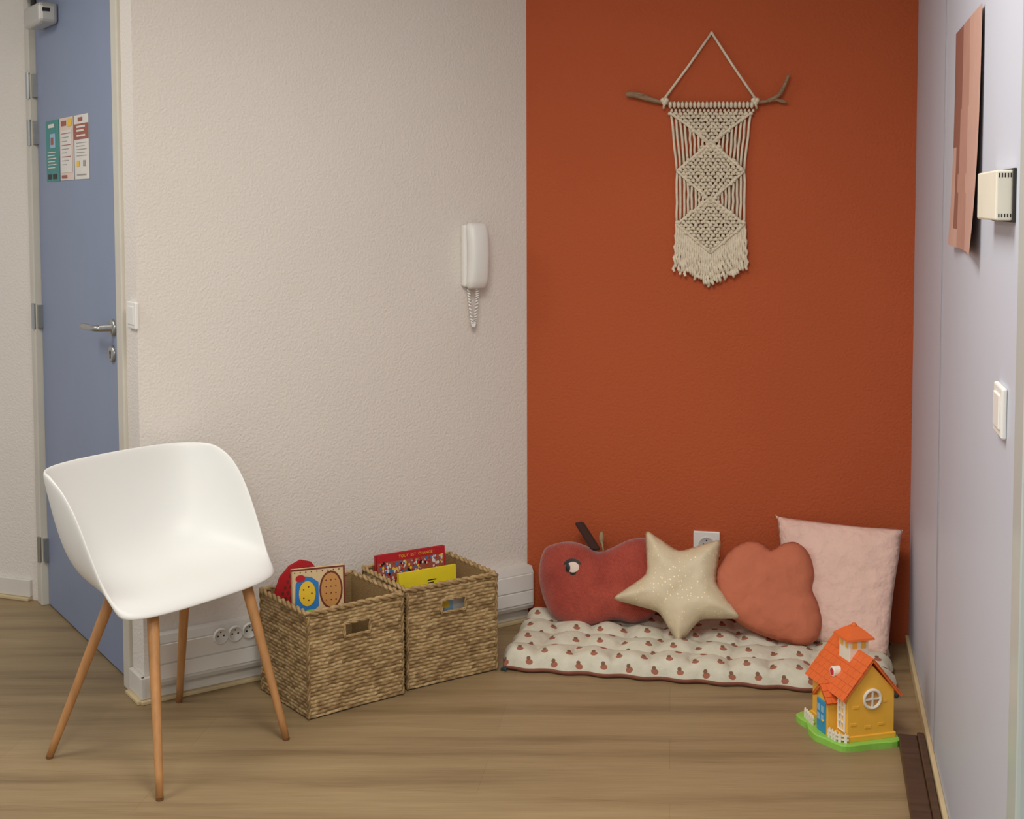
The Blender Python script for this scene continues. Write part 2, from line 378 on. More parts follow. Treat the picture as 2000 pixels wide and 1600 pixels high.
# ------------------------------------------------------------------ wall fittings
def switch(M, x0, x1, z0, z1, label, t=.011):
    o = thing('light_switch', label, 'light switch', M @ V(((x0 + x1) / 2, 0, z0)), yaw(M))
    bm = B(); rbox(bm, (x0, -t, z0), (x1, 0, z1), M, .003); part('plate', bm, M_plast, o)
    w = x1 - x0; h = z1 - z0
    bm = B(); rbox(bm, (x0 + w * .16, -t - .003, z0 + h * .16), (x1 - w * .16, -t + .001, z1 - h * .16), M, .0015); part('rocker', bm, M_plast, o)
a = fpx(DW, 247, 615, .011)
switch(DW, a.x, a.x + .078, fpx(DW, 256, 642, .011).z, fpx(DW, 256, 590, .011).z, 'white light switch on the narrow wall right of the blue door')
a = fpx(RW, 1940, 800, .009); b = fpx(RW, 1956, 800, .009)
switch(RW, a.x, b.x, fpx(RW, 1950, 853, .009).z, fpx(RW, 1950, 753, .009).z, 'white light switch on the lavender wall below the thermostat', .009)
# thermostat
a = fpx(RW, 1909, 380, .03); b = fpx(RW, 1945, 380, .03); zt = fpx(RW, 1945, 332, .03).z; zb = fpx(RW, 1945, 431, .03).z
o = thing('thermostat', 'cream box thermostat on the lavender wall beside pink poster', 'thermostat', RW @ V(((a.x + b.x) / 2, 0, zb)), yaw(RW))
bm = B(); rbox(bm, (a.x, -.03, zb), (b.x, -.004, zt), RW, .003); part('case', bm, M_cream, o)
bm = B(); rbox(bm, (a.x - .004, -.005, zb - .003), (b.x + .006, 0, zt + .003), RW, .001); part('back_plate', bm, M_dark, o)
Me = RW @ Matrix.Translation((b.x, 0, 0)) @ Matrix.Rotation(PI / 2, 4, 'Z')
for i in range(5):
    yy = -.026 + i * .0044
    for z0, z1 in ((zt - .012, zt - .005), (zb + .005, zb + .011)):
        bm = B(); rect(bm, Me, yy, yy + .002, z0, z1, -.0004); part('vent_slot', bm, M_hole, o)
# pink poster
a = fpx(RW, 1864, 250, .006); b = fpx(RW, 1914, 250, .006); bm = B(); nx, nz = 24, 24; g = []
z0, z1 = 1.328, 1.80
for j in range(nz + 1):
    r_ = []
    for i in range(nx + 1):
        u = i / nx; v = j / nz
        d = .006 + .012 * (1 - v) ** 3 * abs(u - .4) * 2 + .003 * math.sin(u * 7) * (1 - v)
        r_.append(bm.verts.new(RW @ V((a.x + (b.x - a.x) * u, -d, z0 + (z1 - z0) * v - .01 * (1 - v) * u))))
    g.append(r_)
for j in range(nz):
    for i in range(nx):
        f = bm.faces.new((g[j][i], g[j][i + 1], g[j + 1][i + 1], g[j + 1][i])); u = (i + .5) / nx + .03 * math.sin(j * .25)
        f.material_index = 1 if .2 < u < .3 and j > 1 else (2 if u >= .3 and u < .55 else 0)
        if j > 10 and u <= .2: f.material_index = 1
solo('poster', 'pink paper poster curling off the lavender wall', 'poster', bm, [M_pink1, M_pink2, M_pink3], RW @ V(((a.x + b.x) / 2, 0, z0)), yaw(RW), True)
# intercom handset
a = fpx(WW, 895, 500, .0); b = fpx(WW, 958, 500, .04); zt = fpx(WW, 925, 436, .03).z; zb = fpx(WW, 925, 563, .03).z; hh = zt - zb
x0 = a.x + .004; o = thing('intercom', 'white wall intercom handset with coiled cord beside orange wall', 'intercom', WW @ V((x0 + .045, 0, zb)), yaw(WW))
bm = B(); rbox(bm, (x0 + .004, -.026, zb + .004), (x0 + .07, 0, zt - .004), WW, .009, 0, 3); part('wall_base', bm, M_plast, o, False)
bm = B(); rings = []
cx = x0 + .044
prof = [(0, .027, .032, .014), (.03, .034, .036, .020), (.12, .036, .040, .022), (.25, .0355, .044, .023), (.5, .035, .047, .024), (.75, .0355, .045, .023), (.88, .036, .041, .022), (.97, .034, .036, .020), (1, .027, .032, .014)]
for s_, hw, yc, hd in prof:
    rings.append([bm.verts.new(WW @ V((cx + hw * math.copysign(abs(math.cos(t)) ** .6, math.cos(t)), -yc + hd * math.copysign(abs(math.sin(t)) ** .6, math.sin(t)), zb + hh * s_))) for t in [2 * PI * k / 20 for k in range(20)]])
for A_, B_ in zip(rings, rings[1:]):
    for k in range(20): bm.faces.new((A_[k], A_[(k + 1) % 20], B_[(k + 1) % 20], B_[k]))
bm.faces.new(rings[0]); bm.faces.new(rings[-1]); part('handset', bm, M_plast, o, True)
bm = B(); path = cro([V((x0 + .025, -.015, zb + .006)), V((x0 + .028, -.02, zb - .05)), V((x0 + .036, -.022, zb - .115)), V((x0 + .041, -.024, zb - .125)), V((x0 + .043, -.028, zb - .10)), V((x0 + .046, -.034, zb - .04)), V((x0 + .047, -.036, zb + .005))], 30)
pts = []
for i, p in enumerate(path):
    an = i * 1.25; k = .0044 if 5 < i < len(path) - 6 else .001
    pts.append(WW @ (p + V((math.cos(an) * k, math.sin(an) * k, 0))))
tube(bm, pts, .0025, 6); part('coiled_cord', bm, M_plast, o, True)
# cable trunking
TD = .043; tz0, tz1 = .052, .196; tx0 = fpx(WW, 303, 1285, TD).x; tx1 = Lw - .004
o = thing('cable_trunking', 'long white plastic cable trunking along the off-white wall', 'trunking', WW @ V(((tx0 + tx1) / 2, 0, tz0)), yaw(WW))
SWP = Matrix(((0, 1, 0, 0), (1, 0, 0, 0), (0, 0, 1, 0), (0, 0, 0, 1)))
bm = B(); prism(bm, [(-TD + .006, tz0), (0, tz0), (0, tz1), (-TD + .01, tz1), (-TD, tz1 - .02), (-TD, tz0 + .012)], tx0, tx1, WW @ SWP); part('channel', bm, M_plast2, o)
for z0, z1 in ((tz0 + .02, tz0 + .062), (tz0 + .066, tz1 - .024)):
    bm = B(); rbox(bm, (tx0 + .004, -TD - .003, z0), (tx1 - .004, -TD + .002, z1), WW, .0015); part('cover_strip', bm, M_plast, o)
bm = B(); rbox(bm, (tx0 - .004, -TD - .005, tz0 - .002), (tx0 + .006, 0, tz1 + .002), WW, .003); part('end_cap', bm, M_plast, o)
for px, py in ((432, 1243), (460, 1238), (488, 1232)):
    q = fpx(WW, px, py, TD + .006); Ms = WW @ Matrix.Translation((q.x, -TD - .003, q.z))
    bm = B(); lathe(bm, [(.024, 0), (.024, .005), (.021, .007), (.0195, .007), (.018, .0005)], Ms); so = part('socket', bm, M_plast, o, True)
    for hx, hz, hr in ((-.009, 0, .0028), (.009, 0, .0028), (0, .011, .0022)):
        bm = B(); polyxz(bm, Ms, ell(hx, hz, hr, hr, 10), -.0012); part('socket_hole', bm, M_hole, so)
# orange wall socket
a = fpx(OW, 1354, 1085, .01); b = fpx(OW, 1406, 1040, .01)
o = thing('wall_socket', 'white square power socket on the orange wall behind star cushion', 'socket', OW @ V(((a.x + b.x) / 2, 0, a.z)), yaw(OW))
bm = B(); rbox(bm, (a.x, -.01, b.z - .085), (b.x, 0, b.z), OW, .003); part('plate', bm, M_plast, o)
Ms = OW @ Matrix.Translation(((a.x + b.x) / 2, -.0101, b.z - .043))
bm = B(); lathe(bm, [(.027, 0), (.026, .002), (.023, .002), (.021, -.0)], Ms); w_ = part('socket_well', bm, M_plast2, o, True)
for hx, hz, hr in ((-.0095, 0, .003), (.0095, 0, .003), (0, .013, .0026)):
    bm = B(); polyxz(bm, Ms, ell(hx, hz, hr, hr, 10), -.0009); part('socket_hole', bm, M_hole, w_)
# ------------------------------------------------------------------ macrame
def ow(px, py, d=.015): return OW @ fpx(OW, px, py, d)
PXM = 1 / 590.0
o = thing('wall_hanging', 'cream knotted macrame hanging from driftwood branch on orange wall', 'wall hanging', ow(1388, 203, 0), yaw(OW))
bm = B()
main = cro([ow(x, y, .022) for x, y in ((1224, 183), (1250, 188), (1290, 199), (1340, 204), (1400, 204), (1450, 204), (1488, 199), (1513, 195), (1537, 200))], 5)
tube(bm, main, [.0098 if i < 8 else .0085 + .001 * math.sin(i * 1.7) - .00009 * i for i in range(len(main))], 9)
fk = cro([ow(x, y, .024) for x, y in ((1500, 197), (1520, 187), (1531, 170), (1541, 146))], 5)
tube(bm, fk, [.0078 - .0002 * i for i in range(len(fk))], 8)
tube(bm, [ow(1228, 184, .022), ow(1240, 181, .028), ow(1258, 186, .03)], [.003, .005, .004], 6)
part('branch', bm, M_branch, o, True)
bm = B()
for x in (1298, 1475):
    tube(bm, [ow(1390, 64, .008), ow((1390 + x) / 2, 130, .014), ow(x, 192, .028)], .0042, 7)
    for k in range(3): blob(bm, sc(ow(x + (k - 1) * 3, 196 + 5 * (k % 2), .024), .009, .014, .009))
    tube(bm, [ow(x, 200, .034), ow(x + (3 if x > 1400 else -2), 212, .02)], .004, 6)
blob(bm, sc(ow(1390, 65, .008), .006, .006, .006)); part('hanging_cord', bm, M_rope, o, True)
CXm = 1388
def hw(y): return 78 - 12 * min(1, max(0, (y - 218) / 110))
bm = B()
for i in range(21):
    x = 1309 + i * 7.95
    blob(bm, sc(ow(x, 205, .024), .0062, .0145, .0135), 1)
    blob(bm, sc(ow(x + 3, 216, .016), .0055, .006, .007), 1)
def net(y0, y1, half, dy=6.6, dx=9.8):
    r = 0; y = y0
    while y <= y1:
        h_ = half(y); n = int(h_ / dx) + 1
        for k in range(-n - 1, n + 2):
            x = (k + (.5 if r % 2 else 0)) * dx
            if abs(x) <= h_:
                for s_ in (-1, 1):   # every square knot is two strands crossing
                    blob(bm, sc(ow(CXm + x + s_ * 1.2 + random.uniform(-.9, .9), y + random.uniform(-1, 1), .017 + s_ * .002), 5.0 * PXM, .006, 3.6 * PXM, Matrix.Rotation(s_ * .75 + random.uniform(-.3, .3), 4, 'Y')), 1)
        y += dy; r += 1
net(222, 276, lambda y: 75 * (1 - (y - 222) / 58) + 4)
net(280, 390, lambda y: 65 * (1 - abs(y - 334) / 57) + 4)
net(388, 492, lambda y: 65 * (1 - abs(y - 438) / 54) + 4)
def diag(ps): tube(bm, cro([ow(x, y, .018) for x, y in ps], 4), .0045, 7)
diag([(1311, 222), (1350, 250), (1388, 280)]); diag([(1465, 222), (1427, 250), (1388, 280)])
for c, t_, b_ in ((334, 278, 392), (438, 386, 494)):
    for s_ in (-1, 1): diag([(CXm, t_), (CXm + s_ * 33, (t_ + c) / 2), (CXm + s_ * 66, c)]); diag([(CXm + s_ * 66, c), (CXm + s_ * 33, (b_ + c) / 2), (CXm, b_)])
part('knotted_panel', bm, M_rope, o, True)
bm = B()
def cordseg(u, y0, y1, d=.012):
    if y1 - y0 < 6: return
    n = 5; tube(bm, [ow(CXm + u * hw(y0 + (y1 - y0) * k / n) + random.uniform(-1, 1), y0 + (y1 - y0) * k / n, d) for k in range(n + 1)], .0042, 6)
N = 19
for i in range(N):
    u = -1 + 2 * i / (N - 1); ax = abs(u)
    cordseg(u, 222 + 56 * (1 - ax), 334 - 56 * (1 - ax) if ax < .96 else 334)
    cordseg(u, 334 + 56 * (1 - ax), 438 - 52 * (1 - ax))
for yc in (281, 389):
    for s_ in (-1, 1):   # cords gathered through the crossings
        for k in range(4):
            tube(bm, [ow(CXm + s_ * (20 + 10 * k), yc - 19 - 7 * k, .016), ow(CXm + s_ * 4, yc, .016), ow(CXm - s_ * (14 + 8 * k), yc + 19 + 5 * k, .016)], .0036, 6)
part('side_cords', bm, M_rope, o, True)
bm = B()
for i in range(33):
    u = -1 + 2 * i / 32; ax = abs(u); ys = 438 + 52 * (1 - ax) - 4; ye = 526 + 33 * (1 - ax) + random.uniform(-9, 5)
    if ax > .85: ye = 524 + random.uniform(-6, 8)
    n = 18; ph = random.uniform(0, 6); am = random.uniform(.8, 2.2); pts = []; fq = random.uniform(.24, .38)
    for k in range(n + 1):
        y = ys + (ye - ys) * k / n; t = k / n
        pts.append(ow(CXm + u * (66 + 5 * t) + am * math.sin(ph + y * fq) * (t + .2), y, .012 + .006 * t * (1 + math.cos(ph + y * fq))))
    tube(bm, pts, [.0042 + .0014 * (k % 2) for k in range(n + 1)], 6)
part('fringe', bm, M_rope, o, True)
# ------------------------------------------------------------------ chair
cc = V((-.893, 3.41, 0)); ca = math.atan2(-.2485, .3475)
ch = thing('chair', 'white plastic shell armchair with beech legs in front of blue door', 'chair', cc, ca)
rowsC = [(.158, .404), (.132, .424), (.07, .430), (-.03, .431), (-.130, .440), (-.195, .492), (-.224, .585), (-.243, .68), (-.252, .748)]
rowsR = [(.110, .254, .412), (.097, .262, .432), (.072, .268, .475), (.042, .273, .535), (.008, .277, .605), (-.028, .279, .666), (-.074, .279, .712), (-.112, .276, .730), (-.140, .270, .740)]
bm = B(); g = []
NU = 6; LSH = -.012
for (cf, cz), (rf, rl, rz) in zip(rowsC, rowsR):
    r_ = []
    for k in range(-NU, NU + 1):
        t = abs(k) / NU; s_ = 1 if k >= 0 else -1
        p0 = V((cf, 0, cz)); p3 = V((rf, rl, rz)); d = p3 - p0
        p1 = V((cf, rl * .62, cz)); p2 = V((cf + d.x * .22, rl * .97, cz + d.z * .12))
        p = p0 * (1 - t) ** 3 + p1 * 3 * t * (1 - t) ** 2 + p2 * 3 * t * t * (1 - t) + p3 * t ** 3
        r_.append(bm.verts.new((p.x, s_ * p.y + LSH, p.z)))
    g.append(r_)
for j in range(len(g) - 1):
    for i in range(2 * NU): bm.faces.new((g[j][i], g[j][i + 1], g[j + 1][i + 1], g[j + 1][i]))
sh = part('seat_shell', bm, M_shell, ch, True, world=False)
md = sh.modifiers.new('s', 'SOLIDIFY'); md.thickness = .012; md.offset = 0
md = sh.modifiers.new('u', 'SUBSURF'); md.levels = 3; md.render_levels = 3
inv = MW[ch.name].inverted()
for (px, py), top in (((312, 1563), (.098, -.158)), ((97, 1481), (-.1, -.12)), ((559, 1445), (.098, .150)), ((350, 1372), (-.1, .12))):
    ft = inv @ zpt(px, py); ft.z = .004; tp = V((top[0], top[1], .418)); bm = B()
    n = 8; tube(bm, [tp.lerp(ft, i / n) for i in range(n + 1)], [.0155 - .0065 * (i / n) for i in range(n + 1)], 16)
    lg = part('leg', bm, M_leg, ch, True, world=False)
    bm = B(); tube(bm, [ft + V((0, 0, -.0035)), ft + V((0, 0, .002))], .0092, 14); part('foot_pad', bm, M_foot, lg, False, world=False)
bm = B(); rbox(bm, (-.11, -.13, .410), (.09, .12, .420), None, .004); part('under_frame', bm, M_plast2, ch, False, world=False)
# ------------------------------------------------------------------ baskets
BW, BD, BH = .310, .286, .302
def make_basket(label, M):
    o = thing('storage_basket', label, 'basket', M.translation, yaw(M), 'woven storage baskets')
    hx0, hx1, hz0, hz1 = .115, .198, .212, .250
    bm = B(); cl = bm.verts.layers.float_color.new('Col')
    RH = .0104; ST = .0155; nz = 28 * 6
    sides = [(V((-BW / 2, -BD / 2, 0)), V((1, 0, 0)), V((0, -1, 0)), BW, True), (V((BW / 2, -BD / 2, 0)), V((0, 1, 0)), V((1, 0, 0)), BD, False),
             (V((BW / 2, BD / 2, 0)), V((-1, 0, 0)), V((0, 1, 0)), BW, True), (V((-BW / 2, BD / 2, 0)), V((0, -1, 0)), V((-1, 0, 0)), BD, False)]
    rnd = {}
    for si, (p0, dx, nn, L, hole) in enumerate(sides):
        nxs = int(L / .0025); g = []
        for j in range(nz + 1):
            z = .004 + (BH - .008) * j / nz; r_ = []
            for i in range(nxs + 1):
                s_ = L * i / nxs; zz = z + .0026 * noise.noise(V((s_ * 16, si * 7.3, z * 9))) + .0012 * noise.noise(V((s_ * 60, si * 3.3, z * 30))) + .02
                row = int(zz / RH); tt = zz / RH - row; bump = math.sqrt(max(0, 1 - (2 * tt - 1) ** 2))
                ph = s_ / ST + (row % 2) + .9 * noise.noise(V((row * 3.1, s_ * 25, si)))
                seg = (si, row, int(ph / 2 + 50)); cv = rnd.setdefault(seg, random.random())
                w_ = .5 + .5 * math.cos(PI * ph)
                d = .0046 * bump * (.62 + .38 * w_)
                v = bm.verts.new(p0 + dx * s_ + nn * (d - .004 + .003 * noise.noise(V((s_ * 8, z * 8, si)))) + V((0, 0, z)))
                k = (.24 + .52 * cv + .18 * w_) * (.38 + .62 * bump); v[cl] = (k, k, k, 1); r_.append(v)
            g.append(r_)
        for j in range(nz):
            for i in range(nxs):
                s_ = L * (i + .5) / nxs; z = BH * (j + .5) / nz
                if hole and hx0 < s_ < hx1 and hz0 < z < hz1: continue
                bm.faces.new((g[j][i], g[j][i + 1], g[j + 1][i + 1], g[j + 1][i]))
        # inner lining wall
        ii = [0, hx0, hx1, L] if hole else [0, L]; zz_ = [.004, hz0, hz1, BH - .004] if hole else [.004, BH - .004]; q = []
        for z in zz_:
            q.append([bm.verts.new(p0 + dx * min(max(s_, .009), L - .009) - nn * .009 + V((0, 0, z))) for s_ in ii])
        for r_ in q:
            for v in r_: v[cl] = (.4, .4, .4, 1)
        for j in range(len(zz_) - 1):
            for i in range(len(ii) - 1):
                if hole and i == 1 and j == 1: continue
                bm.faces.new((q[j][i], q[j][i + 1], q[j + 1][i + 1], q[j + 1][i]))
    part('woven_body', bm, M_basket, o, True, world=False)
    def ropes(path, closed, r, tw, bm, n2=2, step=.005):
        P = []; m = len(path)
        for i in range(m if closed else m - 1):
            a = path[i]; b = path[(i + 1) % m]; k = max(1, int((b - a).length / step))
            for j in range(k): P.append(a.lerp(b, j / k))
        if not closed: P.append(path[-1])
        for s_ in range(n2):
            pts = []
            for i, p in enumerate(P):
                a = P[i - 1] if (closed or i) else P[i]; b = P[(i + 1) % len(P)] if (closed or i < len(P) - 1) else P[i]
                t = (b - a).normalized(); u = t.orthogonal().normalized() if abs(t.z) > .9 else V((0, 0, 1)); w_ = t.cross(u)
                an = i * tw + s_ * PI
                pts.append(p + (u * math.cos(an) + w_ * math.sin(an)) * r * .55)
            tube(bm, pts, r * .72, 6, closed)
    def colr(bm, v0):
        cl = bm.verts.layers.float_color.get('Col') or bm.verts.layers.float_color.new('Col')
        for v in bm.verts: k = v0 + .3 * noise.noise(v.co * 60); v[cl] = (k, k, k, 1)
    bm = B(); bm.verts.layers.float_color.new('Col'); a, b = BW / 2 - .002, BD / 2 - .002
    ropes([V((-a, -b, BH - .004)), V((a, -b, BH - .004)), V((a, b, BH - .004)), V((-a, b, BH - .004))], True, .0075, .55, bm); colr(bm, .5)
    part('braided_rim', bm, M_basket, o, True, world=False)
    for sx in (-1, 1):
        for sy in (-1, 1):
            bm = B(); bm.verts.layers.float_color.new('Col'); ropes([V((sx * a, sy * b, .004)), V((sx * a, sy * b, BH - .01))], False, .005, .6, bm); colr(bm, .4)
            part('corner_post', bm, M_basket, o, True, world=False)
    for sy in (-1, 1):
        bm = B(); bm.verts.layers.float_color.new('Col'); x0, x1 = (hx0 - BW / 2, hx1 - BW / 2) if sy < 0 else (BW / 2 - hx1, BW / 2 - hx0)
        ropes([V((x0, sy * (BD / 2 + .001), hz0)), V((x1, sy * (BD / 2 + .001), hz0)), V((x1, sy * (BD / 2 + .001), hz1)), V((x0, sy * (BD / 2 + .001), hz1))], True, .0042, .6, bm); colr(bm, .55)
        part('handle_hole_edging', bm, M_basket, o, True, world=False)
    bm = B(); bm.verts.layers.float_color.new('Col'); rbox(bm, (-BW / 2 + .008, -BD / 2 + .008, .002), (BW / 2 - .008, BD / 2 - .008, .01)); colr(bm, .3)
    part('basket_bottom', bm, M_basket, o, False, world=False)
    return o
def copy_thing(src, label, loc, rz):
    r = src.copy(); COL.objects.link(r); r.location = loc; r.rotation_euler = (0, 0, rz); r['label'] = label
    MW[r.name] = Matrix.Translation(V(loc)) @ Matrix.Rotation(rz, 4, 'Z')
    for c in list(src.children):
        d = c.copy(); COL.objects.link(d); d.parent = r
    return r
def basket_frame(f, r):
    fp = zpt(*f); rp = zpt(*r); M = frame(fp, rp - fp); return M @ Matrix.Translation((BW / 2, BD / 2, 0))
BM1 = basket_frame((603, 1408), (787, 1358)); BM2 = basket_frame((796, 1350), (977, 1308))
b1 = make_basket('woven square basket nearest the white chair, with a beige board book', BM1)
copy_thing(b1, 'woven square basket farther from the chair, with red and yellow books', BM2.translation, yaw(BM2))
# books
def book(label, M, w, h, t, cov, art=None, shape=None, name='book'):
    """M: bottom centre of the book, front cover faces -y"""
    o = thing(name, label, 'book', M.translation, 0)
    e = .0022; bm = B()
    if shape:
        prism(bm, shape, -t / 2, -t / 2 + e, M); prism(bm, shape, t / 2 - e, t / 2, M)
    else:
        rbox(bm, (-w / 2, -t / 2, 0), (w / 2, -t / 2 + e, h), M); rbox(bm, (-w / 2, t / 2 - e, 0), (w / 2, t / 2, h), M); rbox(bm, (-w / 2, -t / 2, 0), (-w / 2 + e, t / 2, h), M)
    c = part('cover', bm, cov, o)
    bm = B()
    if shape: prism(bm, [(x * .97, z * .985 + .001) for x, z in shape], -t / 2 + e, t / 2 - e, M)
    else: rbox(bm, (-w / 2 + e, -t / 2 + e, .004), (w / 2 - .004, t / 2 - e, h - .004), M)
    part('pages', bm, M_page, o)
    if art:
        bm = B(); mats = art(bm, M, -t / 2 - .0006); part('cover_print', bm, mats, c)
    return o
def bk(BM, x, y, rz, lean): return BM @ Matrix.Translation((x, y, .012)) @ Matrix.Rotation(math.radians(rz), 4, 'Z') @ Matrix.Rotation(math.radians(lean), 4, 'X')
def art_board(bm, M, y):
    rect(bm, M, -.0775, .0775, .367, .372, y, 1); rect(bm, M, .072, .0775, .2, .367, y, 1)
    polyxz(bm, M, ell(.036, .305, .034, .055), y, 1); polyxz(bm, M, ell(.036, .305, .029, .049), y - .0003, 2)
    for i in range(3):
        for j in range(4): polyxz(bm, M, ell(.022 + .014 * i, .276 + .019 * j, .0022, .0022, 8), y - .0006, 3)
    polyxz(bm, M, [(-.07, .25), (-.066, .33), (-.05, .352), (-.02, .346), (.0, .33), (.0, .262), (-.02, .246), (-.05, .24)], y + .0001, 4)
    polyxz(bm, M, ell(-.033, .300, .024, .036), y - .0003, 5)
    for k in range(5):
        an = k * PI / 2.5; polyxz(bm, M, ell(-.033 + .013 * math.cos(an), .300 + .02 * math.sin(an), .0025, .0025, 8), y - .0006, 3)
    polyxz(bm, M, ell(-.052, .345, .014, .01), y - .0008, 7)
    for i in range(9): polyxz(bm, M, ell(-.068 + .016 * i, .362, .002, .002, 6), y - .0004, 1)
    polyxz(bm, M, ell(-.02, .240, .035, .014), y - .0005, 6); polyxz(bm, M, ell(.045, .236, .025, .014), y - .0005, 7)
    return [M_beige, M_dbrown, M_brown, M_dbrown, M_bl, M_ye2, M_grn, M_red]
book('beige board book with bread picture leaning in the basket beside chair', bk(BM1, -.055, -.03, -17, -3), .155, .372, .012, M_beige, art_board)
dome = [(-.07, 0), (.07, 0), (.07, .30), (.062, .335), (.045, .357), (.015, .366), (-.02, .352), (-.05, .322), (-.066, .28), (-.07, .24)]
def art_dome(bm, M, y):
    for i in range(8):
        for j in range(11):
            x = -.06 + .016 * i + (.008 if j % 2 else 0); z = .18 + .016 * j
            lim = -.062 + max(0, (z - .26)) * .62
            if x > lim and x < .058 and z < .345: polyxz(bm, M, ell(x, z, .0042, .0056, 8), y - .0004, 0)
    return [M_dbrown]
book('red board book with dark dots and a curved top behind the beige book', bk(BM1, -.060, .085, -10, -4), .14, .365, .012, M_red, art_dome, dome)
def art_red(bm, M, y):
    text(bm, 'TOUT  EST  CHANGE !', .0125, txm(M, .02, y - .0003, .316), 3)
    rect(bm, M, -.116, .116, .05, .308, y, 0)
    rn = random.Random(3)
    for i in range(460):
        x = rn.uniform(-.112, .112); z = rn.uniform(.19, .306); r = rn.uniform(.0018, .0048)
        polyxz(bm, M, ell(x, z, r, r * 1.3, 7), y - .0003 - i * .000001, rn.choice([1, 2, 3, 4, 5, 5, 6]))
    return [M_rust, M_wht, M_bl, M_ye2, M_black, M_red, M_pp]
book('large red picture book with crowded cover at the back of the basket', bk(BM2, -.015, .078, -1, -3), .242, .332, .012, M_red, art_red)
def art_yel(bm, M, y):
    for i, w_ in enumerate((.03, .022)): rect(bm, M, .0, .0 + w_, .262 - .008 * i, .265 - .008 * i, y, 0)
    rect(bm, M, -.098, .098, .03, .2, y, 1)
    return [M_black, M_tealp]
book('thin bright yellow book standing in front of the red book', bk(BM2, -.014, -.02, -1, -2), .2, .298, .008, M_yel, art_yel)
def art_wb(bm, M, y):
    rect(bm, M, -.02, .02, .19, .232, y, 1); polyxz(bm, M, ell(-.005, .212, .014, .012), y - .0002, 2); polyxz(bm, M, ell(.018, .235, .012, .012), y - .0002, 4); rect(bm, M, -.03, .0, .236, .24, y, 3)
    return [M_wht, M_lbl, M_ye2, M_bl, M_tealp]
book('white and blue book seen through the handle hole of the basket', bk(BM2, 0, -.112, 0, -2), .17, .262, .008, M_wht, art_wb)
# ------------------------------------------------------------------ floor mattress
mx0, mx1, my0, my1 = .012, 1.180, -.505, -.02
MM = OW @ Matrix.Translation((mx0, my0, 0)); ML, MD = mx1 - mx0, my1 - my0
mt = thing('floor_mattress', 'tufted cream floor mattress with apple print below orange wall', 'mattress', OW @ V(((mx0 + mx1) / 2, (my0 + my1) / 2, 0)), yaw(OW))
def mat_outline(u, v):
    x = u * ML; y = v * MD; r = .035
    dx = min(x, ML - x); dy = min(y, MD - y)
    x += .006 * math.sin(v * 25) * (1 if u < .5 else -1) * max(0, 1 - dx / .05); y += .006 * math.sin(u * 63) * (1 if v < .5 else -1) * max(0, 1 - dy / .05)
    if dx < r and dy < r:
        ex, ey = r - dx, r - dy; l = math.hypot(ex, ey); m = max(ex, ey)
        if l > 1e-6:
            k = m / l; sx = 1 if u < .5 else -1; sy = 1 if v < .5 else -1
            x += sx * ex * (1 - k); y += sy * ey * (1 - k)
    return x, y, min(dx, dy)
SEAM = .0155; nx, ny = 200, 90
bm = B(); g = []
for j in range(ny + 1):
    r_ = []
    for i in range(nx + 1):
        u = i / nx; v = j / ny
        x, y, d = mat_outline(u, v); e = math.sqrt(max(0, 1 - (1 - min(d / .034, 1)) ** 2))
        tf = abs(math.sin(PI * (u * 10 + .10 * math.sin(v * 9)))) ** .65 * abs(math.sin(PI * (v * 4.0 + .09 * math.sin(u * 23)))) ** .65
        z = SEAM + e * (.032 + .022 * tf) + .004 * noise.noise(V((x * 22, y * 22, 0))) * e
        r_.append(bm.verts.new(MM @ V((x, y, z))))
    g.append(r_)
for j in range(ny):
    for i in range(nx): bm.faces.new((g[j][i], g[j][i + 1], g[j + 1][i + 1], g[j + 1][i]))
part('printed_top', bm, M_mtop, mt, True)
def side_strip():
    bm = B(); pts = []
    for i in range(nx): pts.append((i / nx, 0))
    for j in range(ny): pts.append((1, j / ny))
    for i in range(nx): pts.append((1 - i / nx, 1))
    for j in range(ny): pts.append((0, 1 - j / ny))
    P = [mat_outline(*p) for p in pts]; cxm, cym = ML / 2, MD / 2; rings = []
    for z, k in ((SEAM + .001, .0), (SEAM - .004, -.001), (.006, .002), (.001, .010)):     # tucks inwards below the seam
        rings.append([bm.verts.new(MM @ V((x - (1 if x > cxm else -1) * k * (1 if abs(x - cxm) > ML / 2 - .05 else 0), y - (1 if y > cym else -1) * k * (1 if abs(y - cym) > MD / 2 - .05 else 0), z))) for x, y, d in P])
    n = len(P)
    for A_, B_ in zip(rings, rings[1:]):
        for k in range(n): bm.faces.new((A_[k], A_[(k + 1) % n], B_[(k + 1) % n], B_[k]))
    bm.faces.new(rings[-1]); return bm
part('underside', side_strip(), M_mbot, mt, True, label='terracotta pink underside')
for cx, cy, sx, sy in ((.02, .02, -.5, -.9), (ML - .015, .03, .5, -.3), (ML - .005, MD - .01, 1, -.3)):
    bm = B()
    for k in range(14):
        a = math.atan2(sy, sx) + random.uniform(-.5, .5); l = random.uniform(.016, .025)
        tube(bm, [MM @ V((cx, cy, .014)), MM @ V((cx + .5 * l * math.cos(a), cy + .5 * l * math.sin(a), .012)), MM @ V((cx + l * math.cos(a), cy + l * math.sin(a), .003))], .002, 5)
    blob(bm, sc(MM @ V((cx, cy, .014)), .006, .006, .006)); part('tassel', bm, M_teal, mt, True, label='dark teal yarn tassel')
